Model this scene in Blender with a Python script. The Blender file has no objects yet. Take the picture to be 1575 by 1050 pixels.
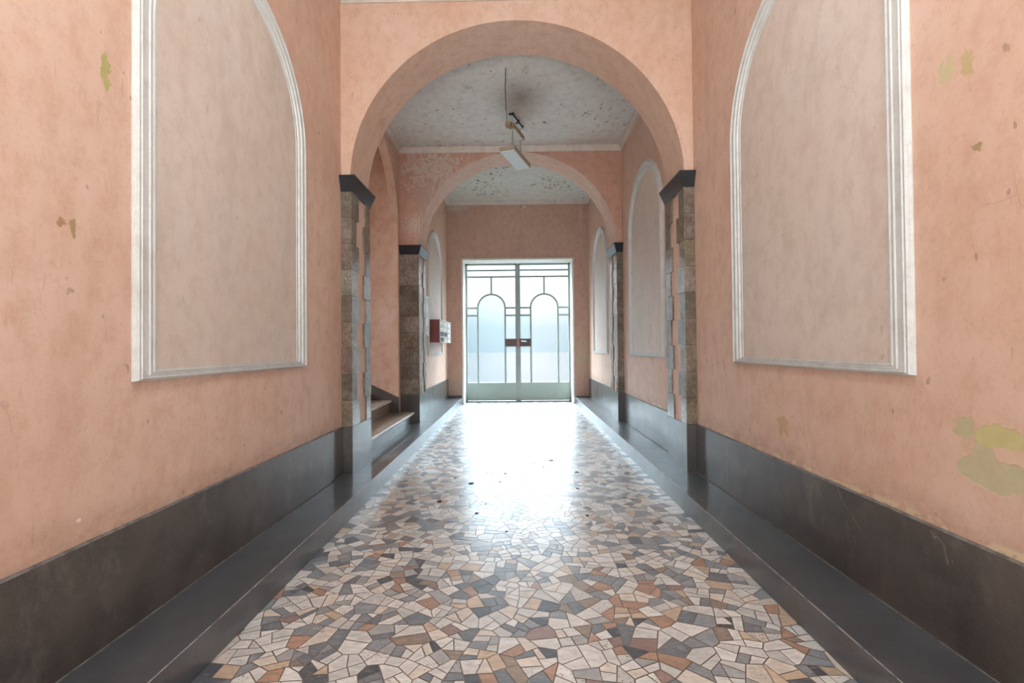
import bpy, math, random
from mathutils import Vector, Matrix
random.seed(7)
S = bpy.context.scene
COL = S.collection

# ------------------------------------------------------------------ camera
F = 740.0                                   # focal length in pixels of the 1575 px wide frame
VP = (797.0, 534.0)
d = Vector(((VP[0]-787.5)/F, -(VP[1]-525)/F, -1)).normalized()
u = Vector((-0.0095, 1, 0)); u = (u - d*u.dot(d)).normalized()
r = d.cross(u).normalized()
M3 = Matrix((r, d, u))
EYE = Vector((0, 0, 1.25))
cam = bpy.data.cameras.new('camera'); camo = bpy.data.objects.new('camera', cam)
COL.objects.link(camo); S.camera = camo
cam.sensor_width = 36; cam.lens = F/1575*36; cam.clip_start = .02
camo.matrix_world = Matrix.Translation(EYE) @ M3.to_4x4()

# ------------------------------------------------------------------ sky, daylight, exposure
S.view_settings.view_transform = 'Standard'; S.view_settings.look = 'None'
S.view_settings.exposure = 0.30; S.view_settings.gamma = 1
W = bpy.data.worlds.new('overcast_sky'); S.world = W; W.use_nodes = True
wn = W.node_tree.nodes; wl = W.node_tree.links; wn.clear()
wo = wn.new('ShaderNodeOutputWorld'); bg = wn.new('ShaderNodeBackground'); bg.inputs[1].default_value = 2.6
tc = wn.new('ShaderNodeTexCoord'); sx = wn.new('ShaderNodeSeparateXYZ'); rp = wn.new('ShaderNodeValToRGB')
wl.new(tc.outputs['Generated'], sx.inputs[0])
# pale bluish towards the horizon, white above, much brighter overhead; the street side is dimmer and warmer
mr = wn.new('ShaderNodeMapRange'); mr.inputs[1].default_value = -.10; mr.inputs[2].default_value = .60
wl.new(sx.outputs[2], mr.inputs[0]); wl.new(mr.outputs[0], rp.inputs[0])
cr = rp.color_ramp; SKY = 38.0
def stop(z, c, k): 
    e = cr.elements.new((z+.10)/.70); e.color = tuple(v*k/SKY for v in c)+(1,)
cr.elements[0].position = 0; cr.elements[0].color = (.44/SKY, .56/SKY, .60/SKY, 1)
cr.elements[1].position = 1; cr.elements[1].color = (.74, .89, 1, 1)
stop(-.01, (.57, .73, .79), .66); stop(.04, (.68, .81, .87), .68); stop(.075, (.90, .97, 1), .78); stop(.12, (.90, .97, 1), 1.0); stop(.18, (.80, .92, 1), 1.9); stop(.25, (.74, .89, 1), 6); stop(.33, (.74, .89, 1), 13); stop(.5, (.74, .89, 1), 34)
ty = wn.new('ShaderNodeMapRange'); ty.inputs[1].default_value = -.5; ty.inputs[2].default_value = -.1
wl.new(sx.outputs[1], ty.inputs[0])
mxw = wn.new('ShaderNodeMix'); mxw.data_type = 'RGBA'; mxw.inputs[6].default_value = (1.35/SKY, 1.46/SKY, 1.52/SKY, 1)
wl.new(ty.outputs[0], mxw.inputs[0]); wl.new(rp.outputs[0], mxw.inputs[7])
bg.inputs[1].default_value = SKY
wl.new(mxw.outputs[2], bg.inputs[0]); wl.new(bg.outputs[0], wo.inputs[0])

def area(name, loc, rot, sx_, sy_, power, color, portal=False):
    L = bpy.data.lights.new(name, 'AREA'); L.shape = 'RECTANGLE'; L.size = sx_; L.size_y = sy_
    L.energy = power; L.color = color
    if portal: L.cycles.is_portal = True
    o = bpy.data.objects.new(name, L); COL.objects.link(o); o.location = loc; o.rotation_euler = rot
    return o
H = math.pi/2
Y_OPEN = -1.6
# street daylight coming in through the open entrance behind the camera
area('street_daylight', (0, Y_OPEN-.3, 2.5), (H+.12, 0, 0), 3.0, 3.6, 22, (.88, .95, 1))
area('door_portal', (0, 11.35, 1.65), (-H, 0, 0), 2.4, 3.2, 10, (1, 1, 1), True)
area('entrance_portal', (0, Y_OPEN-.05, 2.2), (H, 0, 0), 3.1, 4.3, 10, (1, 1, 1), True)

# ------------------------------------------------------------------ layout (metres, floor z = 0, y away from the camera)
XW = 1.567      # wall face
XL = 1.243      # front edge of the ledge
ZL = .145       # top of the ledge
ZP = .564       # top of the dark plinth
XJ = 1.485      # jamb face of the arches
Y1, Y1B = 4.26, 4.77
Y2, Y2B = 7.16, 7.66
Y3, YD = 10.64, 11.12
XS = 1.76       # wall with the staircase opening
YS = 7.07       # stairwell wall facing the camera
CAP0, CAP1 = 2.655, 2.785
CROWN = 4.17
C1, C2, C3 = 4.42, 4.245, 4.49
TOP = 4.6

def ray(px, py):
    v = M3 @ Vector(((px-787.5)/F, -(py-525)/F, -1))
    return v
def on_x(px, py, X):
    v = ray(px, py); p = EYE + v*(X/v.x); return p
def on_y(px, py, Y):
    v = ray(px, py); p = EYE + v*(Y/v.y); return p
def on_z(px, py, Z):
    v = ray(px, py); p = EYE + v*((Z-EYE.z)/v.z); return p

# ------------------------------------------------------------------ material helpers
def lin(c):
    return tuple(((x/255)/12.92 if x/255 <= .04045 else ((x/255+.055)/1.055)**2.4) for x in c) + (1,)
class N:
    def __init__(s, name):
        s.m = bpy.data.materials.new(name); s.m.use_nodes = True
        s.t = s.m.node_tree; s.t.nodes.clear()
        s.out = s.t.nodes.new('ShaderNodeOutputMaterial')
        s.co = s.t.nodes.new('ShaderNodeTexCoord').outputs['Object']
    def n(s, typ, **kw):
        k = s.t.nodes.new('ShaderNode'+typ)
        for a, b in kw.items(): setattr(k, a, b)
        return k
    def set(s, sock, v):
        if hasattr(v, 'is_output'): s.t.links.new(v, sock)
        else: sock.default_value = v
    def map(s, scale=(1, 1, 1), loc=(0, 0, 0), rot=(0, 0, 0), src=None):
        k = s.n('Mapping'); s.set(k.inputs[0], src or s.co)
        k.inputs['Scale'].default_value = scale; k.inputs['Location'].default_value = loc; k.inputs['Rotation'].default_value = rot
        return k.outputs[0]
    def noise(s, scale, detail=4, rough=.55, vec=None, dist=0):
        k = s.n('TexNoise'); s.set(k.inputs['Vector'], vec or s.co)
        k.inputs['Scale'].default_value = scale; k.inputs['Detail'].default_value = detail
        k.inputs['Roughness'].default_value = rough; k.inputs['Distortion'].default_value = dist
        return k.outputs['Fac']
    def math(s, op, a, b=0, c=0, clamp=False):
        k = s.n('Math', operation=op, use_clamp=clamp)
        s.set(k.inputs[0], a); s.set(k.inputs[1], b); s.set(k.inputs[2], c)
        return k.outputs[0]
    def ramp(s, fac, lo, hi):
        k = s.n('MapRange', clamp=True); s.set(k.inputs[0], fac)
        k.inputs[1].default_value = lo; k.inputs[2].default_value = hi
        return k.outputs[0]
    def mix(s, fac, a, b, mode='MIX'):
        k = s.n('Mix', data_type='RGBA', blend_type=mode)
        s.set(k.inputs[0], fac); s.set(k.inputs[6], a); s.set(k.inputs[7], b)
        return k.outputs[2]
    def bump(s, h, strength=.2, dist=.01, normal=None):
        k = s.n('Bump'); s.set(k.inputs['Height'], h); k.inputs['Strength'].default_value = strength
        k.inputs['Distance'].default_value = dist
        if normal: s.set(k.inputs['Normal'], normal)
        return k.outputs[0]
    def bsdf(s, color, rough=.5, metallic=0, spec=.5, normal=None, coat=0, coat_rough=.1, ior=1.5):
        k = s.n('BsdfPrincipled'); s.set(k.inputs['Base Color'], color); s.set(k.inputs['Roughness'], rough)
        s.set(k.inputs['Metallic'], metallic); s.set(k.inputs['Specular IOR Level'], spec); s.set(k.inputs['IOR'], ior)
        s.set(k.inputs['Coat Weight'], coat); s.set(k.inputs['Coat Roughness'], coat_rough)
        if normal: s.set(k.inputs['Normal'], normal)
        s.t.links.new(k.outputs[0], s.out.inputs[0])
        return k

def blob(m, c, rad, wob=.35, sc=9, edge=.08):
    """mask of an irregular patch centred at c (world metres) with radii rad"""
    v = m.n('VectorMath', operation='SUBTRACT'); m.set(v.inputs[0], m.co); v.inputs[1].default_value = c
    w = m.n('VectorMath', operation='DIVIDE'); m.set(w.inputs[0], v.outputs[0]); w.inputs[1].default_value = rad
    l = m.n('VectorMath', operation='LENGTH'); m.set(l.inputs[0], w.outputs[0])
    nz = m.noise(sc*1.6, 6, .62)
    a = m.math('ADD', l.outputs['Value'], m.math('MULTIPLY', m.math('SUBTRACT', nz, .5), wob*14))
    return m.ramp(a, 1.0, 1.0-edge)

def plaster(name, base, light, dark, speck=.5, patches=(), soft_tints=None, rough=.55, streak=.5, flakes=0, flake_col=(70, 66, 58), grey=None, grime=0):
    m = N(name)
    big = m.noise(1.1, 5, .6)
    col = m.mix(m.ramp(big, .35, .68), lin(base), lin(light))
    mid = m.noise(4.5, 6, .65, m.map((1, 1, .35)))
    col = m.mix(m.math('MULTIPLY', m.ramp(mid, .5, .75), streak), col, lin(dark))
    if grey:
        g2 = m.noise(2.3, 6, .6, m.map((1, 1, .6), (3, 1, 2)))
        col = m.mix(m.math('MULTIPLY', m.ramp(g2, .5, .7), .55), col, lin(grey))
    fine = m.noise(55, 3, .7)
    col = m.mix(m.math('MULTIPLY', m.ramp(fine, .54, .70), .34), col, lin(dark))
    sp = m.noise(16, 2, .5, m.map((1, 1, .7), (5, 2, 7)))
    spk = m.math('MULTIPLY', m.ramp(sp, .715, .74), speck)
    col = m.mix(spk, col, lin([x*.62 for x in dark]))
    med = m.noise(11, 7, .72, m.map((1, 1, .8), (7, 3, 5)))
    col = m.mix(m.math('MULTIPLY', m.ramp(med, .47, .70), .62), col, lin(dark))
    col = m.mix(m.math('MULTIPLY', m.ramp(med, .47, .30), .45), col, lin(light))
    scr = m.noise(22, 4, .6, m.map((1.6, 1.6, .22), (3, 3, 9)), dist=.6)
    col = m.mix(m.math('MULTIPLY', m.ramp(scr, .63, .73), .3*min(1, speck*2)), col, lin([x*.8 for x in dark]))
    if grime:
        zz = m.n('SeparateXYZ'); m.set(zz.inputs[0], m.co)
        gz = m.math('MULTIPLY', m.ramp(zz.outputs[2], ZP+.13, ZP), m.ramp(m.noise(6, 6, .7, m.map((1, 1, 2))), .3, .75))
        col = m.mix(m.math('MULTIPLY', gz, .75), col, lin((140, 108, 88)))
        if grime > 1:
            gp = m.math('MULTIPLY', m.ramp(zz.outputs[2], ZP+.035, ZP+.02), m.ramp(m.noise(9, 5, .65, m.map((1, 1, 1), (4, 4, 4))), .53, .57))
            col = m.mix(m.math('MULTIPLY', gp, .85), col, lin((214, 194, 160)))
    hair = m.n('TexVoronoi', feature='DISTANCE_TO_EDGE'); m.set(hair.inputs['Vector'], m.map((1, 1, .45)))
    hair.inputs['Scale'].default_value = 1.3
    # warped hairline cracks, only here and there
    wv = m.n('VectorMath', operation='ADD'); nn = m.n('TexNoise'); m.set(nn.inputs['Vector'], m.co); nn.inputs['Scale'].default_value = 5; nn.inputs['Detail'].default_value = 5
    m.set(wv.inputs[0], m.map((1, 1, .6))); sc_ = m.n('VectorMath', operation='SCALE'); m.set(sc_.inputs[0], nn.outputs['Color']); sc_.inputs['Scale'].default_value = .35
    m.set(wv.inputs[1], sc_.outputs[0]); m.set(hair.inputs['Vector'], wv.outputs[0])
    crack = m.math('MULTIPLY', m.ramp(hair.outputs['Distance'], .005, .001), m.ramp(m.noise(1.7, 3, .5, m.map(loc=(9, 4, 1))), .54, .62))
    crack = m.math('MULTIPLY', crack, .22)
    col = m.mix(crack, col, lin([x*.66 for x in dark]))
    if flakes:
        f = m.noise(9, 8, .72, m.map((1.5, 1.0, 1), (2, 6, 1)))
        area_ = m.ramp(m.noise(1.2, 3, .5, m.map(loc=(1, 5, 8))), .42, .6)
        f = m.math('MULTIPLY', m.ramp(f, .655-.02*flakes, .675-.02*flakes), area_)
        col = m.mix(f, col, lin(flake_col))
    h = m.math('ADD', m.math('MULTIPLY', big, .4), m.math('MULTIPLY', fine, .12))
    pm = None
    for c, rad, pc, wob, sc in patches:
        b = blob(m, c, rad, wob, sc)
        pcn = m.mix(m.noise(20, 4), lin(pc), lin([x*.86 for x in pc]))
        col = m.mix(b, col, pcn)
        pm = b if pm is None else m.math('MAXIMUM', pm, b)
    if soft_tints:
        for c, rad, sc_c, amt in soft_tints:
            v = m.n('VectorMath', operation='SUBTRACT'); m.set(v.inputs[0], m.co); v.inputs[1].default_value = c
            w = m.n('VectorMath', operation='DIVIDE'); m.set(w.inputs[0], v.outputs[0]); w.inputs[1].default_value = rad
            l = m.n('VectorMath', operation='LENGTH'); m.set(l.inputs[0], w.outputs[0])
            col = m.mix(m.math('MULTIPLY', m.math('POWER', m.ramp(l.outputs['Value'], 1, 0), 1.6), amt), col, lin(sc_c))
    if pm is not None: h = m.math('SUBTRACT', h, m.math('MULTIPLY', pm, .5))
    h = m.math('SUBTRACT', h, m.math('MULTIPLY', crack, .4))
    nrm = m.bump(h, .35, .012)
    m.bsdf(col, rough, normal=nrm, spec=.45)
    return m.m

def stone(name, a, b, rough=.3, vein=None, grain=True, tint=False, scale=1.0, spec=.5, coat=0, worn=None):
    m = N(name)
    n1 = m.noise(2.2*scale, 6, .65)
    col = m.mix(m.ramp(n1, .35, .68), lin(a), lin(b))
    if tint:
        at = m.n('Attribute', attribute_name='tint'); col = m.mix(.75, col, at.outputs['Color'], 'MULTIPLY')
        col = m.mix(1, col, (1.15, 1.15, 1.15, 1), 'MULTIPLY')
    if vein:
        v = m.noise(6*scale, 8, .7, m.map((1, 1, .6)), dist=1.5)
        vv = m.math('SUBTRACT', 1, m.ramp(m.math('ABSOLUTE', m.math('SUBTRACT', v, .5)), 0, .05))
        col = m.mix(m.math('MULTIPLY', vv, .6), col, lin(vein))
    if grain:
        g = m.noise(260, 2, .6); col = m.mix(m.math('MULTIPLY', m.ramp(g, .5, .75), .35), col, lin([min(255, x*1.6+10) for x in b]))
        bl = m.noise(7, 7, .7, m.map(loc=(4, 4, 4))); col = m.mix(m.math('MULTIPLY', m.ramp(bl, .5, .8), .4), col, lin([x*.6 for x in a]))
    if worn:   # pale scuffs and drips
        sc = m.noise(5, 8, .75, m.map((1, 1, .5), (2, 8, 3), (0.4, 0, 0)))
        col = m.mix(m.math('MULTIPLY', m.ramp(sc, .56, .78), .55), col, lin(worn))
    rr = m.math('ADD', m.math('MULTIPLY', m.noise(6, 5, .6), .18), rough-.09)
    m.bsdf(col, rr, spec=spec, normal=m.bump(m.noise(30, 4), .04, .004), coat=coat)
    return m.m

def flat(name, c, rough=.5, metallic=0, spec=.5, wear=.12, scale=14):
    m = N(name)
    n = m.noise(scale, 5, .6)
    col = m.mix(m.math('MULTIPLY', m.ramp(n, .4, .75), wear), lin(c), lin([x*.6 for x in c]))
    m.bsdf(col, rough, metallic, spec, normal=m.bump(n, .05, .003))
    return m.m

# ------------------------------------------------------------------ mesh helpers
class MB:
    def __init__(s): s.v = []; s.f = []; s.mi = []; s.c = []; s.sm = []
    def add(s, vs, fs, mi=0, col=(1, 1, 1), smooth=False):
        o = len(s.v); s.v += [tuple(p) for p in vs]
        for f in fs: s.f.append([i+o for i in f]); s.mi.append(mi); s.c.append(col); s.sm.append(smooth)
    def box(s, x0, x1, y0, y1, z0, z1, mi=0, col=(1, 1, 1)):
        x0, x1 = sorted((x0, x1)); y0, y1 = sorted((y0, y1)); z0, z1 = sorted((z0, z1))
        s.add([(x0, y0, z0), (x1, y0, z0), (x1, y1, z0), (x0, y1, z0), (x0, y0, z1), (x1, y0, z1), (x1, y1, z1), (x0, y1, z1)],
              [(0, 3, 2, 1), (4, 5, 6, 7), (0, 1, 5, 4), (1, 2, 6, 5), (2, 3, 7, 6), (3, 0, 4, 7)], mi, col)
    def prism(s, poly, axis, a, b, mi=0, col=(1, 1, 1), side_mi=None):
        """poly: 2-D outline; axis 'x': (y,z), 'y': (x,z), 'z': (x,y)"""
        def P(p, t): return {'x': (t, p[0], p[1]), 'y': (p[0], t, p[1]), 'z': (p[0], p[1], t)}[axis]
        n = len(poly); vs = [P(p, a) for p in poly]+[P(p, b) for p in poly]
        s.add(vs, [tuple(range(n))[::-1], tuple(range(n, 2*n))], mi, col)
        o = len(s.v)-2*n
        for i in range(n):
            j = (i+1) % n
            s.f.append([o+i, o+j, o+n+j, o+n+i]); s.c.append(col); s.sm.append(False)
            s.mi.append(side_mi[i] if side_mi else mi)
    def strip(s, A, B, mi=0, closed=False, smooth=True):
        n = len(A); m = n if closed else n-1
        s.add(list(A)+list(B), [(i, (i+1) % n, n+(i+1) % n, n+i) for i in range(m)], mi, smooth=smooth)
    def tube(s, pts, rad, seg=8, mi=0):
        pts = [Vector(p) for p in pts]; rings = []
        for i, p in enumerate(pts):
            t = (pts[min(i+1, len(pts)-1)]-pts[max(i-1, 0)]).normalized()
            a = t.orthogonal().normalized() if abs(t.z) > .9 else t.cross(Vector((0, 0, 1))).normalized()
            b = t.cross(a)
            rings.append([p+a*rad*math.cos(2*math.pi*k/seg)+b*rad*math.sin(2*math.pi*k/seg) for k in range(seg)])
        for i in range(len(rings)-1): s.strip(rings[i], rings[i+1], mi, True)
        s.add(rings[0], [tuple(range(seg))], mi); s.add(rings[-1], [tuple(range(seg))[::-1]], mi)
    def build(s, name, mats, parent=None, fix=True, bevel=0):
        me = bpy.data.meshes.new(name); me.from_pydata(s.v, [], s.f)
        for m in (mats if isinstance(mats, (list, tuple)) else [mats]): me.materials.append(m)
        me.polygons.foreach_set('material_index', s.mi); me.polygons.foreach_set('use_smooth', s.sm)
        ca = me.color_attributes.new('tint', 'FLOAT_COLOR', 'CORNER')
        buf = []
        for p, c in zip(me.polygons, s.c): buf += [*c, 1]*p.loop_total
        ca.data.foreach_set('color', buf)
        if fix:
            import bmesh
            bm = bmesh.new(); bm.from_mesh(me); bmesh.ops.recalc_face_normals(bm, faces=bm.faces); bm.to_mesh(me); bm.free()
        o = bpy.data.objects.new(name, me); COL.objects.link(o)
        if parent:
            o.parent = parent; o.matrix_parent_inverse = Matrix.Translation(parent.location).inverted() if parent.type == 'EMPTY' else Matrix.Identity(4)
        if bevel:
            bv = o.modifiers.new('bevel', 'BEVEL'); bv.width = bevel; bv.segments = 2; bv.limit_method = 'ANGLE'
        return o
def tag(o, label=None, cat=None, group=None, kind=None):
    if label: o['label'] = label
    if cat: o['category'] = cat
    if group: o['group'] = group
    if kind: o['kind'] = kind
    return o
def empty(name, loc, label, cat, group=None, kind=None):
    o = bpy.data.objects.new(name, None); COL.objects.link(o); o.location = loc; o.empty_display_size = .1
    return tag(o, label, cat, group, kind)

# ------------------------------------------------------------------ materials
def R(px, py): p = on_x(px, py, XW); return tuple(p)
def Lf(px, py): p = on_x(px, py, -XW); return tuple(p)
PINK = (211, 175, 154); PINKL = (218, 188, 170); PINKD = (190, 149, 126)
right_patches = [
    (R(1535, 733), (.3, .155, .055), (202, 190, 156), .12, 7), (R(1512, 708), (.3, .05, .06), (202, 190, 156), .12, 9),
    (R(1535, 672), (.3, .095, .042), (206, 194, 138), .16, 9), (R(1481, 657), (.3, .05, .035), (198, 186, 146), .16, 12),
    (R(1455, 108), (.3, .03, .05), (208, 192, 150), .3, 14), (R(1487, 98), (.3, .03, .04), (206, 180, 136), .3, 14),
    (R(1336, 628), (.3, .03, .028), (214, 190, 152), .3, 20), (R(1500, 228), (.3, .02, .015), (176, 150, 112), .3, 22),
    (R(1205, 655), (.3, .06, .05), (208, 172, 132), .35, 12), (R(1300, 745), (.3, .14, .006), (224, 200, 160), .25, 25),
    (R(1400, 795), (.3, .12, .008), (220, 196, 150), .25, 25), (R(1490, 834), (.3, .12, .007), (222, 196, 150), .25, 25)]
left_patches = [
    (Lf(163, 105), (.3, .022, .07), (188, 176, 116), .25, 12), (Lf(112, 348), (.3, .012, .035), (178, 150, 108), .3, 20),
    (Lf(96, 342), (.3, .018, .016), (176, 140, 108), .3, 20), (Lf(121, 800), (.3, .01, .007), (240, 232, 220), .1, 20)]
MW_R = plaster('peach_paint_right', PINK, PINKL, PINKD, .5, right_patches, grime=2)
MW_L = plaster('peach_paint_left', PINK, PINKL, PINKD, .5, left_patches, grime=1)
MW_A = plaster('peach_paint_arch', PINK, PINKL, PINKD, .3)
MW_S = plaster('peach_paint_stairwell', (202, 160, 138), PINKL, (186, 134, 110), .4)
eff = (206, 184, 172)
MW_B = plaster('peach_paint_blistered', (192, 148, 130), (200, 156, 138), (168, 124, 108), .4,
    [(tuple(on_y(663, 262, Y2)), (.38, .3, .28), eff, .55, 9), (tuple(on_y(655, 300, Y2)), (.2, .3, .26), (190, 160, 148), .6, 12),
     (tuple(on_y(637, 345, Y2)), (.12, .3, .12), (212, 190, 176), .6, 22)])
MW_E = plaster('peach_paint_end_wall', (192, 156, 139), (202, 168, 152), (174, 136, 119), .4,
    [(tuple(on_y(700, 320, Y3)), (.2, .3, .07), (212, 192, 178), .4, 14), (tuple(on_y(806, 318, Y3)), (.04, .3, .04), (222, 200, 186), .3, 25),
     (tuple(on_y(893, 335, Y3)), (.03, .3, .22), (214, 190, 172), .5, 22), (tuple(on_y(898, 545, Y3)), (.16, .3, .4), (196, 176, 150), .45, 9),
     (tuple(on_y(700, 588, Y3)), (.18, .3, .22), (206, 178, 156), .6, 22)])
M_PANEL = plaster('cream_panel_paint', (207, 189, 176), (213, 199, 188), (188, 168, 153), .25, streak=.6, grey=(196, 189, 182))
M_FRAME = plaster('off_white_moulding_paint', (204, 205, 203), (211, 212, 210), (180, 176, 170), .1, streak=.35, rough=.45)
M_CORN = plaster('cornice_paint', (206, 196, 188), (214, 206, 200), (186, 170, 160), .2)
lampc = (-.04, 6.3, C2)
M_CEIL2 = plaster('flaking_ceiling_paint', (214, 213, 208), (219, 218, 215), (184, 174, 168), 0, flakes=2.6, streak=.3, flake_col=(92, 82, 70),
    soft_tints=[((.06, 5.75, C2), (.55, .75, .5), (120, 98, 92), .75), ((0, 7.1, C2), (1.9, .35, .3), (176, 150, 140), .5)])  # sooty patch by the lamp; wide tint darkens towards the far arch
M_CEIL3 = plaster('mouldy_ceiling_paint', (206, 206, 198), (212, 212, 206), (186, 184, 170), 0, flakes=4.2, streak=.3, flake_col=(84, 80, 58))
M_CEIL1 = plaster('white_ceiling_paint', (206, 200, 194), (214, 208, 204), (186, 170, 160), .2)
M_DARK = stone('black_stone', (31, 29, 28), (84, 76, 70), .40, spec=1.0, coat=.4, worn=(138, 132, 126))
M_LEDGE = stone('grey_black_ledge_stone', (56, 59, 63), (76, 79, 83), .42, spec=1.0, coat=.6)
M_WORN = flat('worn_stone_arris', (160, 156, 150), .5, wear=1.4, scale=30)
M_JOINT = flat('pale_grout', (120, 116, 112), .7, wear=1.2, scale=24)
M_CAP = stone('polished_black_marble', (26, 29, 36), (42, 46, 54), .22, grain=False)
M_QUOIN = stone('brown_veined_marble', (110, 99, 88), (146, 136, 125), .22, vein=(66, 54, 44), grain=False, tint=True, scale=2.5)
M_STEP = stone('step_travertine', (128, 112, 98), (150, 134, 120), .42, grain=True)
M_NOSE = flat('pale_worn_nosing', (214, 206, 198), .4, wear=.4)
M_STEEL = flat('grey_green_enamel', (150, 162, 160), .42, wear=.3)
M_KICK = flat('grey_green_kick_panel', (158, 170, 162), .45, wear=.2, scale=5)
M_REVEAL = plaster('white_reveal_paint', (226, 222, 214), (232, 230, 224), (200, 194, 182), .2)
M_LOCK = flat('dark_brown_lock_plate', (88, 68, 66), .4, wear=.3)
M_CHROME = flat('brushed_metal', (190, 190, 188), .3, metallic=1)
M_COPPER = flat('coppery_lever_plate', (176, 120, 108), .35, wear=.3)
M_MAIL = stone('red_brown_enamel', (124, 56, 52), (138, 68, 62), .35, grain=False)
M_MAILW = flat('cream_enamel', (226, 222, 212), .4, wear=.1)
M_SLOT = flat('dark_slot', (58, 46, 46), .6)
M_PAPER = flat('white_paper', (232, 236, 238), .6, wear=.05)
M_INK = flat('blue_black_ink', (50, 56, 72), .6)
M_LAMPH = flat('yellowed_grey_enamel', (168, 152, 140), .5, wear=.3)
M_BALL = flat('ochre_brown_enamel', (158, 132, 98), .5, wear=.4)
M_BLACK = flat('black_fixing', (34, 32, 30), .5)
m_ = N('opal_diffuser'); m_.bsdf((.66, .72, .72, 1), .35)
M_DIFF = m_.m

def glass(name, clear, tcol, rcol, scale):
    m = N(name)
    nz = m.noise(scale, 3, .5, m.map((1, 1, 1)))
    tr = m.n('BsdfTransparent'); tr.inputs[0].default_value = tcol
    tl = m.n('BsdfTranslucent'); tl.inputs[0].default_value = rcol
    gl = m.n('BsdfGlossy'); gl.inputs['Roughness'].default_value = .12; gl.inputs[0].default_value = (1, 1, 1, 1)
    m.set(gl.inputs['Normal'], m.bump(nz, .3, .003))
    a = m.n('MixShader'); a.inputs[0].default_value = clear
    m.t.links.new(tl.outputs[0], a.inputs[1]); m.t.links.new(tr.outputs[0], a.inputs[2])
    b = m.n('MixShader'); b.inputs[0].default_value = .05
    m.t.links.new(a.outputs[0], b.inputs[1]); m.t.links.new(gl.outputs[0], b.inputs[2])
    m.t.links.new(b.outputs[0], m.out.inputs[0])
    return m.m
M_GLW = glass('frosted_glass', .93, (.97, .99, 1, 1), (.30, .33, .35, 1), 60)
M_GLB = glass('blue_tinged_patterned_glass', .92, (.80, .90, .94, 1), (.24, .30, .32, 1), 40)

# ------------------------------------------------------------------ floor: broken-marble mosaic
def clip(poly, nx, ny, c):
    out = []
    for i in range(len(poly)):
        a = poly[i-1]; b = poly[i]
        da = a[0]*nx+a[1]*ny-c; db = b[0]*nx+b[1]*ny-c
        if (da <= 0) != (db <= 0):
            t = da/(da-db); out.append((a[0]+(b[0]-a[0])*t, a[1]+(b[1]-a[1])*t))
        if db <= 0: out.append(b)
    return out
def parea(p): return .5*sum(p[i-1][0]*p[i][1]-p[i][0]*p[i-1][1] for i in range(len(p)))
def shrink(p, g):
    if parea(p) < 0: p = p[::-1]
    q = p[:]
    for i in range(len(p)):
        a = p[i-1]; b = p[i]; dx, dy = b[0]-a[0], b[1]-a[1]; l = math.hypot(dx, dy)
        if l < 1e-6: continue
        nx, ny = dy/l, -dx/l
        q = clip(q, nx, ny, a[0]*nx+a[1]*ny-g)
        if len(q) < 3: return None
    return q
PAL = [((226, 224, 220), 30), ((210, 209, 206), 16), ((222, 212, 200), 9), ((146, 152, 158), 13), ((120, 128, 136), 10), ((172, 173, 174), 6),
       ((82, 89, 98), 6), ((206, 184, 160), 6), ((180, 144, 122), 3.5), ((156, 140, 126), 4), ((154, 128, 122), 2)]
PALW = [w for _, w in PAL]
def split(p, out, amax):
    A = abs(parea(p))
    if A < amax or len(p) < 3: out.append(p); return
    n = len(p); best = max(range(n), key=lambda i: math.dist(p[i-1], p[i]))
    a, b = p[best-1], p[best]; t = random.uniform(.38, .62)
    c = (a[0]+(b[0]-a[0])*t, a[1]+(b[1]-a[1])*t)
    ang = math.atan2(b[1]-a[1], b[0]-a[0])+random.uniform(-.35, .35)
    nx, ny = math.cos(ang), math.sin(ang); k = c[0]*nx+c[1]*ny
    P1, P2 = clip(p, nx, ny, k), clip(p, -nx, -ny, -k)
    for q in (P1, P2):
        if len(q) >= 3: split(q, out, amax*random.uniform(.9, 1.1))
fx, fy0, fy1 = XL+.003, Y_OPEN, YD+.1
cs = .14; nx_, ny_ = int(2*fx/cs)+1, int((fy1-fy0)/cs)+1
seeds = {(i, j): (-fx+(i+random.uniform(.02, .98))*cs, fy0+(j+random.uniform(.02, .98))*cs) for i in range(-2, nx_+2) for j in range(-2, ny_+2)}
fl = MB()
fl.add([(-fx, fy0, -.0015), (fx, fy0, -.0015), (fx, fy1, -.0015), (-fx, fy1, -.0015)], [(0, 1, 2, 3)], 1)
joints = [4.06, 4.62, 7.35]
for (i, j), s0 in seeds.items():
    if not (-1 <= i <= nx_ and -1 <= j <= ny_): continue
    p = [(s0[0]-.4, s0[1]-.4), (s0[0]+.4, s0[1]-.4), (s0[0]+.4, s0[1]+.4), (s0[0]-.4, s0[1]+.4)]
    for di in range(-3, 4):
        for dj in range(-3, 4):
            q = seeds.get((i+di, j+dj))
            if q is None or (di == 0 and dj == 0): continue
            a, b = q[0]-s0[0], q[1]-s0[1]
            p = clip(p, a, b, a*(s0[0]+q[0])/2+b*(s0[1]+q[1])/2)
            if len(p) < 3: break
        if len(p) < 3: break
    for a, b, c in ((1, 0, fx), (-1, 0, fx), (0, 1, fy1), (0, -1, -fy0)):
        if len(p) >= 3: p = clip(p, a, b, c)
    if len(p) < 3: continue
    out = []; split(p, out, random.choice([.0048, .0062, .0078, .0105]))
    for q in out:
        q = shrink(q, random.uniform(.0016, .0032))
        if not q or abs(parea(q)) < 2e-4: continue
        c = random.choices(PAL, PALW)[0][0]; k = random.uniform(.9, 1.08)
        fl.add([(x, y, 0) for x, y in q], [tuple(range(len(q)))], 0, tuple(min(1, v*k) for v in lin(c)[:3]))
for yj in joints:
    fl.add([(-fx, yj-.003, .0004), (fx, yj-.003, .0004), (fx, yj+.003, .0004), (-fx, yj+.003, .0004)], [(0, 1, 2, 3)], 1)
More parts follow.
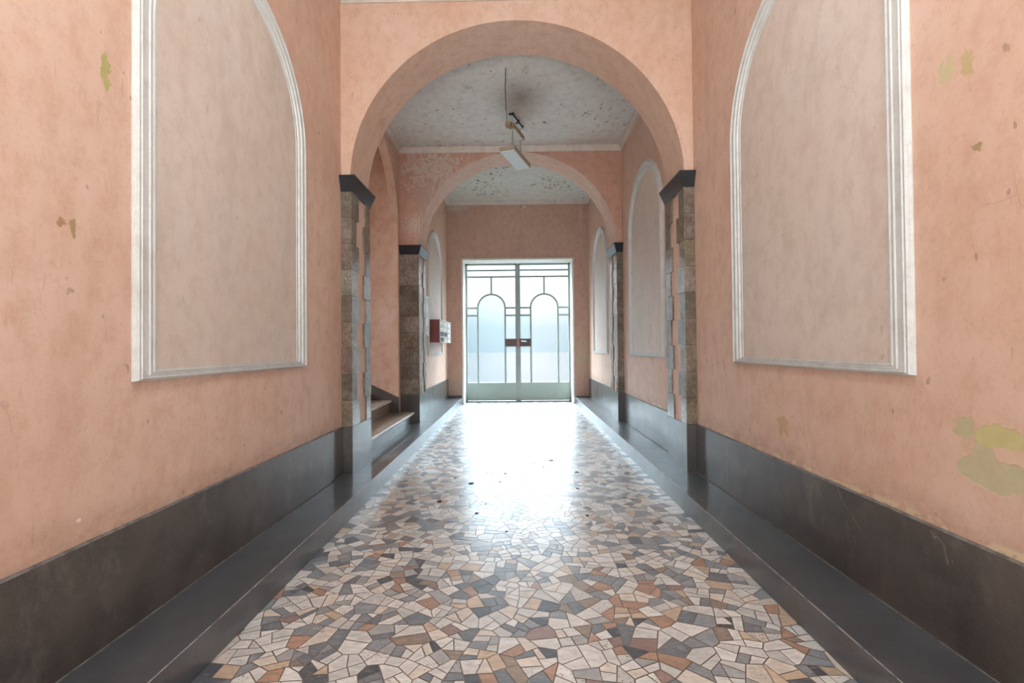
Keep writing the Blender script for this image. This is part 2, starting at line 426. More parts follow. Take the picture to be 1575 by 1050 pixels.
for (px, py, rr0) in ((765,662,.014),(770,679,.016),(842,672,.022),(858,683,.014),(848,708,.022),(821,713,.012),(836,718,.014),(750,726,.012),(757,729,.010),
        (777,728,.016),(725,743,.024),(887,726,.022),(888,751,.014),(903,793,.012),(676,771,.022),(733,789,.014),(779,817,.010),(747,775,.010),(769,741,.012),(715,650,.02),(838,628,.02),(700,735,.016)):
    c0 = on_z(px, py, 0); k0 = 7; rr0 *= 1.5
    fl.add([(c0.x+rr0*random.uniform(.5, 1)*math.cos(2*math.pi*t/k0), c0.y+1.4*rr0*random.uniform(.5, 1)*math.sin(2*math.pi*t/k0), .0006) for t in range(k0)], [tuple(range(k0))], 2)
m = N('broken_marble_mosaic')
at = m.n('Attribute', attribute_name='tint').outputs['Color']
bw = m.n('RGBToBW'); m.set(bw.inputs[0], at)
wv = m.n('VectorMath', operation='ADD'); m.set(wv.inputs[0], m.co); cmb = m.n('VectorMath', operation='SCALE'); m.set(cmb.inputs[0], at); cmb.inputs['Scale'].default_value = 37
m.set(wv.inputs[1], cmb.outputs[0]); sv = wv.outputs[0]
cl = m.noise(14, 6, .7, m.map((1, 2.2, 1), rot=(0, 0, .6), src=sv), dist=.8)
col = m.mix(m.ramp(cl, .3, .72), m.mix(1, at, (.74, .73, .74, 1), 'MULTIPLY'), m.mix(1, at, (1.1, 1.09, 1.07, 1), 'MULTIPLY'))
sel = m.ramp(m.noise(5, 0, .5, sv), .62, .64)
pit = m.math('MULTIPLY', m.ramp(m.noise(110, 3, .6, sv), .60, .64), sel)
col = m.mix(m.math('MULTIPLY', pit, .75), col, lin((84, 66, 52)))
st = m.ramp(m.noise(30, 5, .7, m.map((1, 5, 1), rot=(0, 0, .9), src=sv)), .55, .66)
col = m.mix(m.math('MULTIPLY', m.math('MULTIPLY', st, m.math('LESS_THAN', bw.outputs[0], .42)), .35), col, lin((196, 188, 180)))
dirt = m.noise(1.6, 5, .6)
rr = m.math('ADD', .37, m.math('MULTIPLY', m.ramp(m.noise(18, 5, .65), .35, .7), .09))
hh = m.noise(26, 4, .55, sv)
m.bsdf(col, rr, spec=1.0, normal=m.bump(hh, .10, .003), coat=.75, coat_rough=.24)
M_MOS = m.m
M_GROUT = flat('brown_grey_grout', (122, 112, 104), .35, wear=.3)
floor = tag(fl.build('floor', [M_MOS, M_GROUT, flat('dirt_filled_chip', (62, 52, 46), .9, spec=.1)], fix=False), 'polished mosaic floor of broken marble pieces running to the glazed door', None, kind='structure')

# ------------------------------------------------------------------ shell
def struct(o, label=None): return tag(o, label, None, kind='structure')
T = .25
b = MB(); b.box(-XW, -XW-T, Y_OPEN, Y1, -.1, TOP); struct(b.build('wall_left', MW_L), 'peach painted left wall nearest the viewer')
b = MB(); b.box(XW, XW+T, Y_OPEN, Y3, -.1, TOP); struct(b.build('wall_right', MW_R), 'peach painted right wall with peeling yellow patches')
b = MB(); b.box(-XW, -XW-T, Y2B, Y3, -.1, TOP); struct(b.build('wall_far_left', MW_A), 'far left wall carrying the letter boxes')

def arch_pts(X, n=56):
    a, bb = X, CROWN-CAP1+.03
    z0 = CROWN-bb
    return [(a*math.cos(math.pi*i/n), z0+bb*math.sin(math.pi*i/n)) for i in range(n+1)]
def arch_wall(name, y0, y1, xl, xr, mat, label):
    b = MB(); A = arch_pts(XJ)               # right to left
    prof = [(XJ, CAP1)]+A+[(-XJ, CAP1)]
    for y, flip in ((y0, 0), (y1, 1)):
        # outer fan: connect each intrados point to the outer rectangle
        outer = []
        for (x, z) in prof:
            if z <= CAP1: outer.append((xr if x > 0 else -xl, z))
            else:
                t = abs(x)/XJ
                outer.append(((xr if x > 0 else -xl)*min(1, t*1.0), TOP))
        vs = [(x, y, z) for x, z in prof]+[(x, y, z) for x, z in outer]; n = len(prof)
        fs = [(i, i+1, n+i+1, n+i) for i in range(n-1)]
        b.add(vs, fs, 0)
        # corners of the rectangle
    # top corner triangles where the outline turns
    n = len(prof)
    for y in (y0, y1):
        for sgn, X in ((1, xr), (-1, -xl)):
            i0 = next(i for i, (x, z) in enumerate(prof) if z > CAP1 and (x > 0) == (sgn > 0)) if sgn > 0 else max(i for i, (x, z) in enumerate(prof) if z > CAP1 and x < 0)
            x, z = prof[i0]
            j = i0-1 if sgn > 0 else i0+1
            xo = X*min(1, abs(x)/XJ)
            b.add([(X, y, prof[j][1]), (X, y, TOP), (xo, y, TOP)], [(0, 1, 2)], 0)
    b.strip([(x, y0, z) for x, z in prof], [(x, y1, z) for x, z in prof], 1, smooth=False)
    b.box(-xl, -xl+.001, y0, y1, CAP1, TOP); b.box(xr-.001, xr, y0, y1, CAP1, TOP)
    b.box(-xl, xr, y0+.001, y1-.001, TOP-.002, TOP)
    o = b.build(name, [mat, MW_A], fix=False)
    return struct(o, label)
arch_wall('wall_near_arch', Y1, Y1B, XS, XW, MW_A, 'peach cross wall pierced by the nearer, larger looking archway')
arch_wall('wall_far_arch', Y2, Y2B, XS, XW, MW_B, 'blistered pink cross wall pierced by the farther archway')

# wall with the arched opening to the stairs, in the bay between the arches
b = MB(); ya, yb = Y1B+.05, YS+.02; yc = (ya+yb)/2; rr_ = (yb-ya)/2; zs = 3.0
n = 32; prof = [(yb, ZL-.2)]+[(yc+rr_*math.cos(math.pi*i/n), zs+rr_*math.sin(math.pi*i/n)) for i in range(n+1)]+[(ya, ZL-.2)]
for X in (-XS, -XS-.12):
    outer = [((Y2 if y > yc else Y1B) if z <= zs+.02 else yc+(y-yc)*(Y2-yc if y > yc else yc-Y1B)/rr_, z if z <= zs+.02 else TOP) for y, z in prof]
    vs = [(X, y, z) for y, z in prof]+[(X, y, z) for y, z in outer]; k = len(prof)
    b.add(vs, [(i, i+1, k+i+1, k+i) for i in range(k-1)])
    b.add([(X, Y2, zs), (X, Y2, TOP), (X, yc+(prof[2][0]-yc)*(Y2-yc)/rr_, TOP), (X, Y2, prof[2][1])], [(0, 1, 2)])
    b.add([(X, Y1B, zs), (X, Y1B, TOP), (X, yc+(prof[-3][0]-yc)*(yc-Y1B)/rr_, TOP)], [(0, 1, 2)])
b.strip([(-XS, y, z) for y, z in prof], [(-XS-.12, y, z) for y, z in prof], 0, smooth=False)
struct(b.build('wall_staircase_opening', MW_S, fix=False), 'side wall with arched opening to the stairs')
# stairwell
XE = -5.0
b = MB(); b.box(-XS-.004, XE, YS, YS+.085, -.1, TOP); struct(b.build('wall_stairwell_back', MW_S), 'orange pink stairwell wall behind the steps')
b = MB(); b.box(-XS-.12, XE, Y1B-.05, Y1B+.04, -.1, TOP); struct(b.build('wall_stairwell_front', MW_S))
b = MB(); b.box(XE, XE-.1, Y1B, Y1B+.5, -.1, TOP); b.box(XE, XE-.1, YS-.5, YS+.1, -.1, TOP); b.box(XE, XE-.1, Y1B+.5, YS-.5, -.1, 2.4); b.box(XE, XE-.1, Y1B+.5, YS-.5, 4.2, TOP)
struct(b.build('wall_stairwell_end', MW_S))

# end wall with the door opening
OX, OZ = 1.222, 3.205
b = MB(); y0, y1 = Y3, Y3+.62
b.box(-XW-T, -OX, y0, y1, -.1, TOP); b.box(OX, XW+T, y0, y1, -.1, TOP); b.box(-OX, OX, y0, y1, OZ, TOP)
struct(b.build('wall_end', MW_E), 'end wall of the passage around the glazed double door')
b = MB(); t = .014
b.box(-OX, -OX+t, y0-.012, y1, 0, OZ); b.box(OX-t, OX, y0-.012, y1, 0, OZ); b.box(-OX, OX, y0-.012, y1, OZ-t, OZ)
b.box(-OX-.02, -OX+.002, y0-.014, y0, 0, OZ+.02); b.box(OX-.002, OX+.02, y0-.014, y0, 0, OZ+.02); b.box(-OX-.02, OX+.02, y0-.014, y0, OZ-.002, OZ+.02)
struct(b.build('trim_1', M_REVEAL), 'white painted reveal around the glazed door')

# ceilings
def ceil(name, y0, y1, z, m, x0=-XS-.12, x1=XW+.1): 
    b = MB(); b.box(x0, x1, y0, y1, z, z+.12); struct(b.build(name, m))
ceil('ceiling_near', Y_OPEN, Y1, C1, M_CEIL1, -XW-.1); ceil('ceiling_middle', Y1B, Y2, C2, M_CEIL2); ceil('ceiling_far', Y2B, Y3, C3, M_CEIL3, -XW-.1)
ceil('ceiling_stairwell', Y1B, YS+.1, C2+.3, M_CEIL1, XE-.1, -XS-.1)

# cornices
def cornice(name, x0, x1, y0, y1, zc, skip=()):
    w = .075; pr = [(0, -w), (.012, -w), (.018, -w*.72), (.04, -w*.4), (.05, -.012), (.06, -.012), (.06, 0)]
    b = MB()
    rings = []
    for off, dz in pr:
        rings.append([(x0+off, y0+off, zc+dz), (x1-off, y0+off, zc+dz), (x1-off, y1-off, zc+dz), (x0+off, y1-off, zc+dz)])
    for i in range(len(rings)-1): b.strip(rings[i], rings[i+1], 0, True, False)
    struct(b.build(name, M_CORN, fix=False), None)
cornice('trim_2', -XW, XW, Y_OPEN, Y1, C1); cornice('trim_3', -XS, XW, Y1B, Y2, C2); cornice('trim_4', -XW, XW, Y2B, Y3, C3)

# ledges with a worn arris, and the pale joint along the wall
for s, nm, lab in ((-1, 'trim_5', 'raised dark stone ledge along the left wall'), (1, 'trim_6', 'raised dark stone ledge along the right wall')):
    b = MB(); c = .0028
    poly = [(s*XL, -.05), (s*XL, ZL-c), (s*(XL+c), ZL), (s*(XW+.02), ZL), (s*(XW+.02), -.05)]
    b.prism(poly, 'y', Y_OPEN, Y3, 0, side_mi=[0, 1, 0, 0, 0])
    for ya_, yb_ in (((Y_OPEN, Y1), (Y1B, Y2), (Y2B, Y3)) if s > 0 else ((Y_OPEN, Y1), (Y2B, Y3))):
        b.box(s*(XW-.02), s*(XW-.014), ya_, yb_, ZL-.001, ZL+.003, 2)
    struct(b.build(nm, [M_LEDGE, M_WORN, M_JOINT]), lab)
# plinths
def plinth(name, s, spans, lab):
    b = MB()
    for a_, b_ in spans:
        poly = [(s*XW, ZL), (s*(XW-.014), ZL), (s*(XW-.014), ZP-.006), (s*(XW-.008), ZP), (s*XW, ZP)]
        b.prism(poly, 'y', a_, b_, 0, side_mi=[0, 0, 1, 1, 0])
    struct(b.build(name, [M_DARK, M_JOINT]), lab)
plinth('baseboard_left', -1, [(Y_OPEN, Y1-.012), (Y2B+.012, Y3)], 'dark stone plinth of the left wall')
plinth('baseboard_right', 1, [(Y_OPEN, Y1-.012), (Y1B+.012, Y2-.012), (Y2B+.012, Y3)], 'dark stone plinth of the right wall')
b = MB(); b.box(-XW, -OX-.03, Y3-.012, Y3, ZL, ZL+.055); b.box(OX+.03, XW, Y3-.012, Y3, ZL, ZL+.02)
struct(b.build('baseboard_far', M_DARK), 'low black skirting under the end wall')

# ------------------------------------------------------------------ pilasters
def pilaster(s, y0, y1, xo, label, seed):
    """stone clad jamb of an arch. s: side, xo: outer x of the front face"""
    rnd = random.Random(seed)
    root = empty('pilaster', (s*XJ, y0, ZL), label, 'pilaster', 'marble clad pilasters carrying the two arches')
    p = .012
    xf = s*(XJ-p)
    # plastered core under the arch
    xi = min(xo, XW)
    b = MB(); b.box(s*XJ, s*xo, y0, y1, ZL, CAP1); b.build('plastered_shaft', MW_A, root)
    # base
    b = MB(); b.box(xf-s*.002, s*xo, y0-p-.003, y1, ZL, ZP-.004); b.box(xf-s*.002, s*xi, y1, y1+p+.003, ZL, ZP-.004); b.box(xf+s*.003, s*xo, y0-p+.004, y1, ZP-.004, ZP); b.box(xf+s*.003, s*xi, y1, y1+p-.004, ZP-.004, ZP)
    b.build('base', M_DARK, root)
    # quoins
    nb = 9; hgt = (CAP0-ZP)/nb
    for back in (0, 1):
        b = MB(); ds = (.42, .36, .3)
        if not back: b.box(xf+s*.004, s*XJ, y0-p+.004, y0+.12, ZP, CAP0, 0, ds); b.box(s*XJ, s*xo, y0-p+.004, y0, ZP, CAP0, 0, ds)
        else: b.box(xf+s*.004, s*XJ, y1-.12, y1+p-.004, ZP, CAP0, 0, ds)
        for k in range(nb):
            z0, z1 = ZP+k*hgt, ZP+(k+1)*hgt-.005
            long_ = (k+back+(s > 0)) % 2 == 0
            L = .185 if long_ else .125
            q = rnd.uniform(-.001, .002)+(.003 if long_ else 0); tn = rnd.uniform(.55, 1.2); col = (tn, tn*rnd.uniform(.95, 1.0), tn*rnd.uniform(.86, 1.0))
            xa = s*(XJ-p)-s*q
            if not back:
                b.box(xa, s*XJ, y0-p-q, y0+L, z0, z1, 0, col)
                if xo-XJ > .2:
                    b.box(s*XJ, s*xo, y0-p-q, y0, z0, z1, 0, col)
                else:
                    b.box(s*XJ, s*xo, y0-p-q, y0, z0, z1, 0, tuple(c*rnd.uniform(.86, 1.04) for c in col))
            else:
                b.box(xa, s*XJ, y1-L, y1+p+q, z0, z1, 0, col); b.box(s*XJ, s*min(xo, XW), y1, y1+p+q, z0, z1, 0, col)
        b.build('quoin_strip', M_QUOIN, root, bevel=.0018)
    # capital: black slab splayed upwards
    b = MB(); o = .046; e = .006
    lo = [(xf-s*e, y0-p-e), (s*xo, y0-p-e), (s*xo, y1+p+e), (xf-s*e, y1+p+e)]
    hi = [(xf-s*o, y0-p-o), (s*xo, y0-p-o), (s*xo, y1+p+o), (xf-s*o, y1+p+o)]
    zz = [CAP0-.006, CAP0, CAP1-.008, CAP1]
    rings = [[(x, y, zz[0]) for x, y in lo], [(x, y, zz[1]) for x, y in lo], [(x, y, zz[2]) for x, y in hi], [(x, y, zz[3]) for x, y in hi]]
    for i in range(3): b.strip(rings[i], rings[i+1], 0, True, False)
    b.add(rings[0], [(0, 1, 2, 3)]); b.add(rings[3], [(3, 2, 1, 0)])
    b.build('capital', M_CAP, root)
    return root
pilaster(-1, Y1, Y1B, XW, 'left pilaster of the nearer arch, brown marble quoins under a black capital', 1)
pilaster(1, Y1, Y1B, XW, 'right pilaster of the nearer arch, brown marble quoins under a black capital', 2)
pilaster(-1, Y2, Y2B, XS, 'wide left pilaster of the farther arch, beside the stair foot', 3)
pilaster(1, Y2, Y2B, XW, 'narrow right pilaster of the farther arch beside the arched wall panel', 4)

# ------------------------------------------------------------------ arched moulded wall panels
def niche(s, yc, label, name, zt=3.47):
    Rr = .79; zb = 1.125; zs_ = zt-Rr; wv = .135; wb = .046
    prof = [(0, 0), (0, .007), (.025, .010), (.03, .017), (.09, .024), (.14, .023), (.16, .017), (.20, .026), (.24, .020), (.5, .019), (.54, .024), (.58, .013), (.74, .012), (.78, .017), (.82, .006), (.97, .006), (1, 0)]
    n = 48
    P = [(yc+Rr, zb)]+[(yc+Rr*math.cos(math.pi*i/n), zs_+Rr*math.sin(math.pi*i/n)) for i in range(n+1)]+[(yc-Rr, zb)]
    r2 = Rr-wv
    Q = [(yc+r2, zb+wb)]+[(yc+r2*math.cos(math.pi*i/n), zs_+r2*math.sin(math.pi*i/n)) for i in range(n+1)]+[(yc-r2, zb+wb)]
    b = MB(); rings = []
    for t, h in prof:
        rings.append([(s*(XW-h), p[0]+(q[0]-p[0])*t, p[1]+(q[1]-p[1])*t) for p, q in zip(P, Q)])
    for i in range(len(rings)-1): b.strip(rings[i], rings[i+1], 0, True, False)
    o = struct(b.build(name, M_FRAME, fix=False), label); 
    b = MB(); b.add([(s*(XW-.003), y, z) for y, z in (Q if s > 0 else Q[::-1])], [tuple(range(len(Q)))])
    p = b.build('panel_field', M_PANEL, o, fix=False); p['label'] = 'cream painted field inside the moulding'
    return o
niche(-1, 2.72, 'tall arched white moulding on the near left wall', 'trim_7')
niche(1, 2.705, 'tall arched white moulding on the near right wall', 'trim_8')
niche(1, 5.92, 'arched moulding on the right wall between the two arches', 'trim_9', 3.50)
niche(-1, 9.08, 'arched moulding on the far left wall behind the letter boxes', 'trim_10', 3.46)
niche(1, 9.12, 'arched moulding on the far right wall near the door', 'trim_11', 3.50)

# ------------------------------------------------------------------ staircase
st = empty('staircase', (-XW, (Y1B+YS)/2, ZL), 'worn stone staircase rising to the left behind the nearer arch', 'staircase')
xs, zs_ = XW, ZL
hts = [.161, .184] + [.17]*8
x = XW; z = ZL; ya_, yb_ = Y1B+.045, YS-.002
for k, h in enumerate(hts):
    z1 = z+h; tr = .325
    yb2 = Y2-.016 if k == 0 else yb_; ya2 = Y1B+.016 if k == 0 else ya_
    b = MB(); b.box(-x-.012, -x-tr-.03, ya2, yb2, z-(.001 if k == 0 else .1), z1-.032)
    rs = b.build('riser', M_DARK if k == 0 else M_STEP, st)
    b = MB(); poly = [(-x+.012, z1-.036), (-x+.02, z1-.028), (-x+.02, z1-.006), (-x+.013, z1), (-x-tr-.02, z1), (-x-tr-.02, z1-.036)]
    b.prism(poly, 'y', ya2, yb2, 0, side_mi=[1, 1, 1, 0, 0, 0])
    b.build('tread', [M_STEP, M_NOSE], rs)
    x += tr; z = z1
b = MB(); b.box(-x, XE, ya_, yb_, z-.03, z); b.build('landing', M_STEP, st)
sl = .477
def zk(X): return .526+(-X-1.752)*sl
b = MB(); b.prism([(-XS-.0, ZL), (-XS-.0, zk(-XS)), (-3.6, zk(-3.6)), (-3.6, zk(-3.6)-.6)], 'y', YS-.016, YS+.002)
b.build('skirting', M_DARK, st)

# ------------------------------------------------------------------ glazed double door
door = empty('door_1', (0, YD, 0), 'grey green steel double door with frosted glass and two arched lights', 'door', kind='structure')
Zs = dict(top=3.19, t1=3.035, t2=2.885, spring=2.165, b1=2.165, b2=1.992, lk1=1.45, lk0=1.27, kick=.43)
w = .038; dp = .04
for s in (-1, 1):
    def X(v): return s*v            # v measured from the meeting line outwards
    i0, o0 = .012, 1.208             # inner and outer edges of the leaf
    a0, a1 = .295, .925 ; ac = (a0+a1)/2; ar = (a1-a0)/2
    b = MB(); y0, y1 = YD-dp/2, YD+dp/2
    b.box(X(i0), X(i0+.045), y0, y1, .02, 3.19); b.box(X(o0-.045), X(o0), y0, y1, .02, 3.19)
    b.box(X(i0), X(o0), y0, y1, 3.15, 3.19)
    for z in (Zs['t1'], Zs['t2']): b.box(X(i0+.04), X(o0-.04), y0+.004, y1-.004, z-w/2, z+w/2)
    for z in (Zs['b1'], Zs['b2']):
        b.box(X(i0+.04), X(a0+w/2), y0+.004, y1-.004, z-w/2, z+w/2); b.box(X(a1-w/2), X(o0-.04), y0+.004, y1-.004, z-w/2, z+w/2)
    b.box(X(a0-w/2), X(a0+w/2), y0+.002, y1-.002, Zs['kick'], Zs['spring']); b.box(X(a1-w/2), X(a1+w/2), y0+.002, y1-.002, Zs['kick'], Zs['spring'])
    b.box(X(ac-w/2), X(ac+w/2), y0+.004, y1-.004, Zs['spring']+ar, Zs['t2'])
    n = 28
    for i in range(n):
        t0, t1 = math.pi*i/n, math.pi*(i+1)/n
        q = [(X(ac+rr2*math.cos(t)), Zs['spring']+rr2*math.sin(t)) for rr2, t in ((ar-w/2, t0), (ar+w/2, t0), (ar+w/2, t1), (ar-w/2, t1))]
        b.prism(q, 'y', y0+.002, y1-.002)
    leaf = b.build('leaf', M_STEEL, door)
    b = MB(); b.box(X(i0+.03), X(o0-.03), y0+.006, y1-.006, .03, Zs['kick']); b.box(X(i0+.03), X(o0-.03), y0-.002, y1, Zs['kick']-.02, Zs['kick']+.012)
    b.build('kick_panel', M_KICK, leaf)
    # glass, one island per light
    b = MB(); yg = YD+.004
    def pane(poly, mi): b.add([(X(u_), yg, v_) for u_, v_ in poly], [tuple(range(len(poly)))], mi)
    def rect(u0, u1, v0, v1, mi): pane([(u0, v0), (u1, v0), (u1, v1), (u0, v1)], mi)
    L = s < 0
    rect(i0+.03, o0-.03, Zs['t1'], 3.17, 0); rect(i0+.03, o0-.03, Zs['t2'], Zs['t1'], 0)
    arc = [(ac+ar*math.cos(math.pi*i/24), Zs['spring']+ar*math.sin(math.pi*i/24)) for i in range(25)]
    pane([(a1, Zs['spring']), (o0-.03, Zs['spring']), (o0-.03, Zs['t2']), (ac, Zs['t2'])]+arc[12:0:-1], 0)
    pane([(a0, Zs['spring'])]+arc[23:12:-1]+[(ac, Zs['spring']+ar), (ac, Zs['t2']), (i0+.03, Zs['t2']), (i0+.03, Zs['spring'])], 0)
    pane([(a0, Zs['kick']), (a1, Zs['kick'])]+arc, 1 if L else 0)
    rect(i0+.03, a0, Zs['b2'], Zs['b1'], 0); rect(a1, o0-.03, Zs['b2'], Zs['b1'], 0)
    rect(a1, o0-.03, Zs['kick'], Zs['b2'], 1 if L else 0)
    rect(i0+.03, a0, Zs['lk1'], Zs['b2'], 0 if L else 1); rect(i0+.03, a0, Zs['kick'], Zs['lk0'], 0)
    b.build('glass_panes', [M_GLW, M_GLB], leaf, fix=False)
    b = MB(); b.box(X(i0+.01), X(a0), y0-.006, y1+.004, Zs['lk0'], Zs['lk1']); lp = b.build('lock_plate', M_LOCK, leaf)
    if s > 0:
        b = MB(); b.tube([(.16, y0-.008, 1.385), (.16, y0-.05, 1.385)], .009); b.tube([(.07, y0-.05, 1.392), (.16, y0-.052, 1.385), (.19, y0-.05, 1.383)], .010)
        h_ = b.build('lever_handle', M_CHROME, leaf)
b = MB(); b.box(-.025, .025, YD-dp/2-.012, YD-dp/2+.004, .02, 3.17); b.build('meeting_bar', M_STEEL, door)
b = MB(); b.box(-.022, .024, YD-dp/2-.022, YD-dp/2-.010, 1.24, 1.48); b.build('latch_cover', M_COPPER, door)
b = MB(); b.box(-OX+.014, OX-.014, YD-.06, YD+.06, -.02, .02); b.build('threshold', M_LEDGE, door)

# courtyard beyond the door
b = MB(); b.box(-40, 40, Y3+.62, 120, -.1, -.02)
o = struct(b.build('ground', flat('dark_courtyard_paving', (51, 47, 45), .95, spec=0, wear=.2, scale=1)), 'courtyard ground beyond the glazed door')
b = MB(); b.box(-4, 4, -8, Y_OPEN, -.1, -.005); struct(b.build('pavement', flat('street_paving', (196, 182, 168), .8, wear=.2, scale=1)))

# ------------------------------------------------------------------ pendant lamp
def along(c, t, w_, ang=-18): 
    a = math.radians(ang); ax = Vector((-math.sin(a), math.cos(a), 0)); ac_ = Vector((math.cos(a), math.sin(a), 0))
    return Vector(c)+ax*t+ac_*w_
def obox(b, c, t0, t1, w0, w1, z0, z1, mi=0, taper=0):
    lo = [along(c, t, w_) for t, w_ in ((t0+taper, w0+taper), (t0+taper, w1-taper), (t1-taper, w1-taper), (t1-taper, w0+taper))]
    hi = [along(c, t, w_) for t, w_ in ((t0, w0), (t0, w1), (t1, w1), (t1, w0))]
    vs = [(p.x, p.y, z0) for p in lo]+[(p.x, p.y, z1) for p in hi]
    b.add(vs, [(0, 3, 2, 1), (4, 5, 6, 7), (0, 1, 5, 4), (1, 2, 6, 5), (2, 3, 7, 6), (3, 0, 4, 7)], mi)
p0 = on_z(779.5, 231.7, 3.73); p1 = on_z(805.3, 260, 3.73)
cl_ = (p0+p1)/2; LL = (p1-p0).length/2; ang_l = -math.degrees(math.atan2(p1.x-p0.x, p1.y-p0.y))
def along(c, t, w_, ang=ang_l, _a=None):
    a = math.radians(ang); ax = Vector((-math.sin(a), math.cos(a), 0)); ac_ = Vector((math.cos(a), math.sin(a), 0))
    return Vector(c)+ax*t+ac_*w_
lamp = empty('pendant_lamp', (cl_.x, cl_.y, C2), 'oblong fluorescent pendant lamp hanging on two rods from the flaking ceiling', 'lamp')
C_ = (cl_.x, cl_.y, 0); hw = .102
b = MB(); obox(b, C_, -LL, LL, -hw, hw, 3.735, 3.79); obox(b, C_, -LL+.02, LL-.02, -hw+.03, hw-.03, 3.79, 3.80)
b.build('housing', M_LAMPH, lamp, bevel=.004)
b = MB(); obox(b, C_, -LL+.006, LL-.006, -hw+.006, hw-.006, 3.722, 3.735, taper=.004); b.build('diffuser', M_DIFF, lamp)
r0, r1 = -.2, .12
for t_ in (r0, r1):
    q = along(C_, t_, .03); b = MB(); b.tube([(q.x, q.y, 3.8), (q.x, q.y, C2-.02)], .0065, mi=0); b.build('rod', M_LAMPH, lamp)
b = MB(); obox(b, C_, r0-.07, r1+.05, -.006, .07, 4.055, 4.105); bb = b.build('ballast_box', M_BALL, lamp)
b = MB(); obox(b, C_, r0-.01, r1+.01, -.0, .064, 4.046, 4.055); b.build('cover', M_DIFF, bb)
b = MB(); obox(b, C_, r0-.13, r0-.07, -.02, .05, 4.05, 4.10); b.build('junction_box', M_BALL, bb)
b = MB(); obox(b, C_, r0-.06, r1+.06, .01, .055, C2-.03, C2-.012, 0); obox(b, C_, r0-.05, -.06, .015, .05, C2-.036, C2-.03, 1); obox(b, C_, .0, r1+.05, .015, .05, C2-.036, C2-.03, 1)
for t_ in (r0-.04, -.03, r1+.03): obox(b, C_, t_-.012, t_+.012, -.0, .065, C2-.014, C2, 0)
b.build('ceiling_bracket', [M_BLACK, M_CHROME], lamp)
j = along(C_, r0-.11, .0); k0 = on_z(778, 105, C2-.006)
b = MB(); b.tube([(k0.x, k0.y, C2-.006), (j.x-.01, k0.y+.4, C2-.008), (j.x-.01, j.y-.25, C2-.008), (j.x-.01, j.y-.04, C2-.02), (j.x, j.y, 4.10)], .004)
b.build('cable', M_BLACK, lamp)

# ------------------------------------------------------------------ letter boxes on the far left wall
ym0, ym1 = 8.50, 9.83; zm0, zm1 = 1.355, 1.76; dm = .19
mail = empty('letter_boxes', (-XW, (ym0+ym1)/2, zm0), 'red brown bank of letter boxes with cream doors on the far left wall', 'mailbox')
xf = -XW+dm
b = MB(); b.box(-XW+.001, xf-.012, ym0, ym1, zm0, zm1); b.build('body', M_MAIL, mail, bevel=.003)
b = MB(); f_ = .02
ys = [ym0-.004+(ym1-ym0+.008)*i/3 for i in range(4)]; zs2 = [zm0-.004+(zm1-zm0+.008)*i/4 for i in range(5)]
for y in ys: b.box(xf-.014, xf, y-(f_/2 if y not in (ys[0], ys[-1]) else 0)-(f_ if y == ys[-1] else 0), y+(f_/2 if y not in (ys[0], ys[-1]) else 0)+(f_ if y == ys[0] else 0), zs2[0], zs2[-1])
for z in zs2: b.box(xf-.014, xf, ys[0], ys[-1], z-(f_/2.4 if z not in (zs2[0], zs2[-1]) else 0)-(f_/1.5 if z == zs2[-1] else 0), z+(f_/2.4 if z not in (zs2[0], zs2[-1]) else 0)+(f_/1.5 if z == zs2[0] else 0))
b.build('face_frame', M_MAILW, mail)
for i in range(3):
    for k in range(4):
        dark = (k, i) in ((1, 0), (1, 1), (0, 0))
        b = MB(); b.box(xf-.012, xf-.006, ys[i]+.026, ys[i+1]-.026, zs2[k]+.016, zs2[k+1]-.014, 1 if dark else 0)
        b.box(xf-.006, xf-.004, ys[i]+.07, ys[i+1]-.07, zs2[k+1]-.034, zs2[k+1]-.026, 1)
        o = b.build('letter_box_door', [M_MAILW, M_SLOT], mail)
        if dark: o['label'] = 'dark open letter box'
        b = MB(); b.tube([(xf-.007, ys[i+1]-.06, zs2[k]+.04), (xf-.002, ys[i+1]-.06, zs2[k]+.04)], .007); b.build('lock', M_CHROME, o)

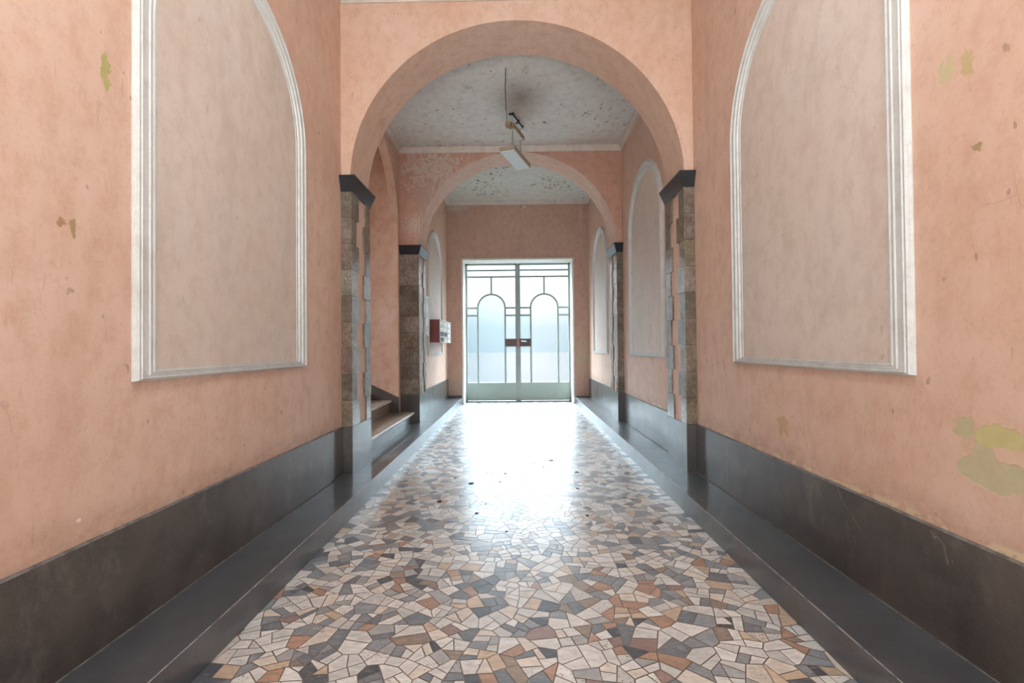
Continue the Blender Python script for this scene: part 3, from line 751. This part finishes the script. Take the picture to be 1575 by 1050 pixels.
# notices beside the far left pilaster
nb_ = empty('notice_board', (-XW, 8.2, 1.46), 'tall white notice board on the wall behind the far left pilaster', 'notice board')
b = MB(); b.box(-XW, -XW+.02, 8.02, 8.36, 1.47, 2.13); b.build('backing', M_MAILW, nb_)
b = MB()
for a_ in ((8.02, 8.36, 1.46, 1.475), (8.02, 8.36, 2.125, 2.14), (8.02, 8.035, 1.46, 2.14), (8.345, 8.36, 1.46, 2.14)): b.box(-XW+.02, -XW+.028, *a_)
b.build('rim', M_REVEAL, nb_)
for (z0, z1, lab) in ((1.88, 2.10, 'topmost paper notice on the white notice board'), (1.66, 1.85, 'middle paper notice on the white notice board'), (1.49, 1.63, 'lowest paper notice on the white notice board')):
    b = MB(); b.box(-XW+.0205, -XW+.0225, 8.06, 8.32, z0, z1, 0)
    for q in range(3): b.box(-XW+.0225, -XW+.0228, 8.09, 8.09+.16-.04*q, z1-.03-.035*q, z1-.02-.035*q, 1)
    tag(b.build('paper_notice', [M_PAPER, M_INK]), lab, 'notice', 'paper notices on the board')

# ------------------------------------------------------------------ lamp added out of view to light the first bay from above
cl1 = empty('added_ceiling_lamp', (0, 1.5, C1), 'added unseen ceiling lamp lighting the first bay from above', 'lamp')
b = MB(); b.box(-.2, .2, .8, 2.2, C1-.09, C1-.001); b.build('housing', M_LAMPH, cl1, bevel=.006)
m_ = N('added_lamp_diffuser'); e_ = m_.n('Emission'); e_.inputs[0].default_value = (.88, .95, 1, 1); e_.inputs[1].default_value = 20; m_.t.links.new(e_.outputs[0], m_.out.inputs[0])
b = MB(); b.box(-.18, .18, .82, 2.18, C1-.12, C1-.09); b.build('diffuser', m_.m, cl1)

b = MB()
def scratch(pts, wd):
    P = [on_x(x, y, XW-.0145) for x, y in pts]
    for p, q in zip(P, P[1:]):
        b.add([(p.x, p.y-wd, p.z), (p.x, p.y+wd, p.z), (q.x, q.y+wd, q.z), (q.x, q.y-wd, q.z)], [(0, 1, 2, 3)])
scratch([(1288, 748), (1295, 770), (1312, 795), (1324, 816)], .0016)
scratch([(1432, 815), (1437, 828), (1440, 824), (1452, 838), (1455, 855), (1458, 868)], .0022)
scratch([(1464, 861), (1466, 865)], .002)
scratch([(1242, 744), (1246, 752), (1250, 765)], .0012)
sc_o = b.build('scratch_marks', flat('pale_scratch', (150, 146, 142), .6, wear=.8, scale=40), bpy.data.objects['baseboard_right'], fix=False)
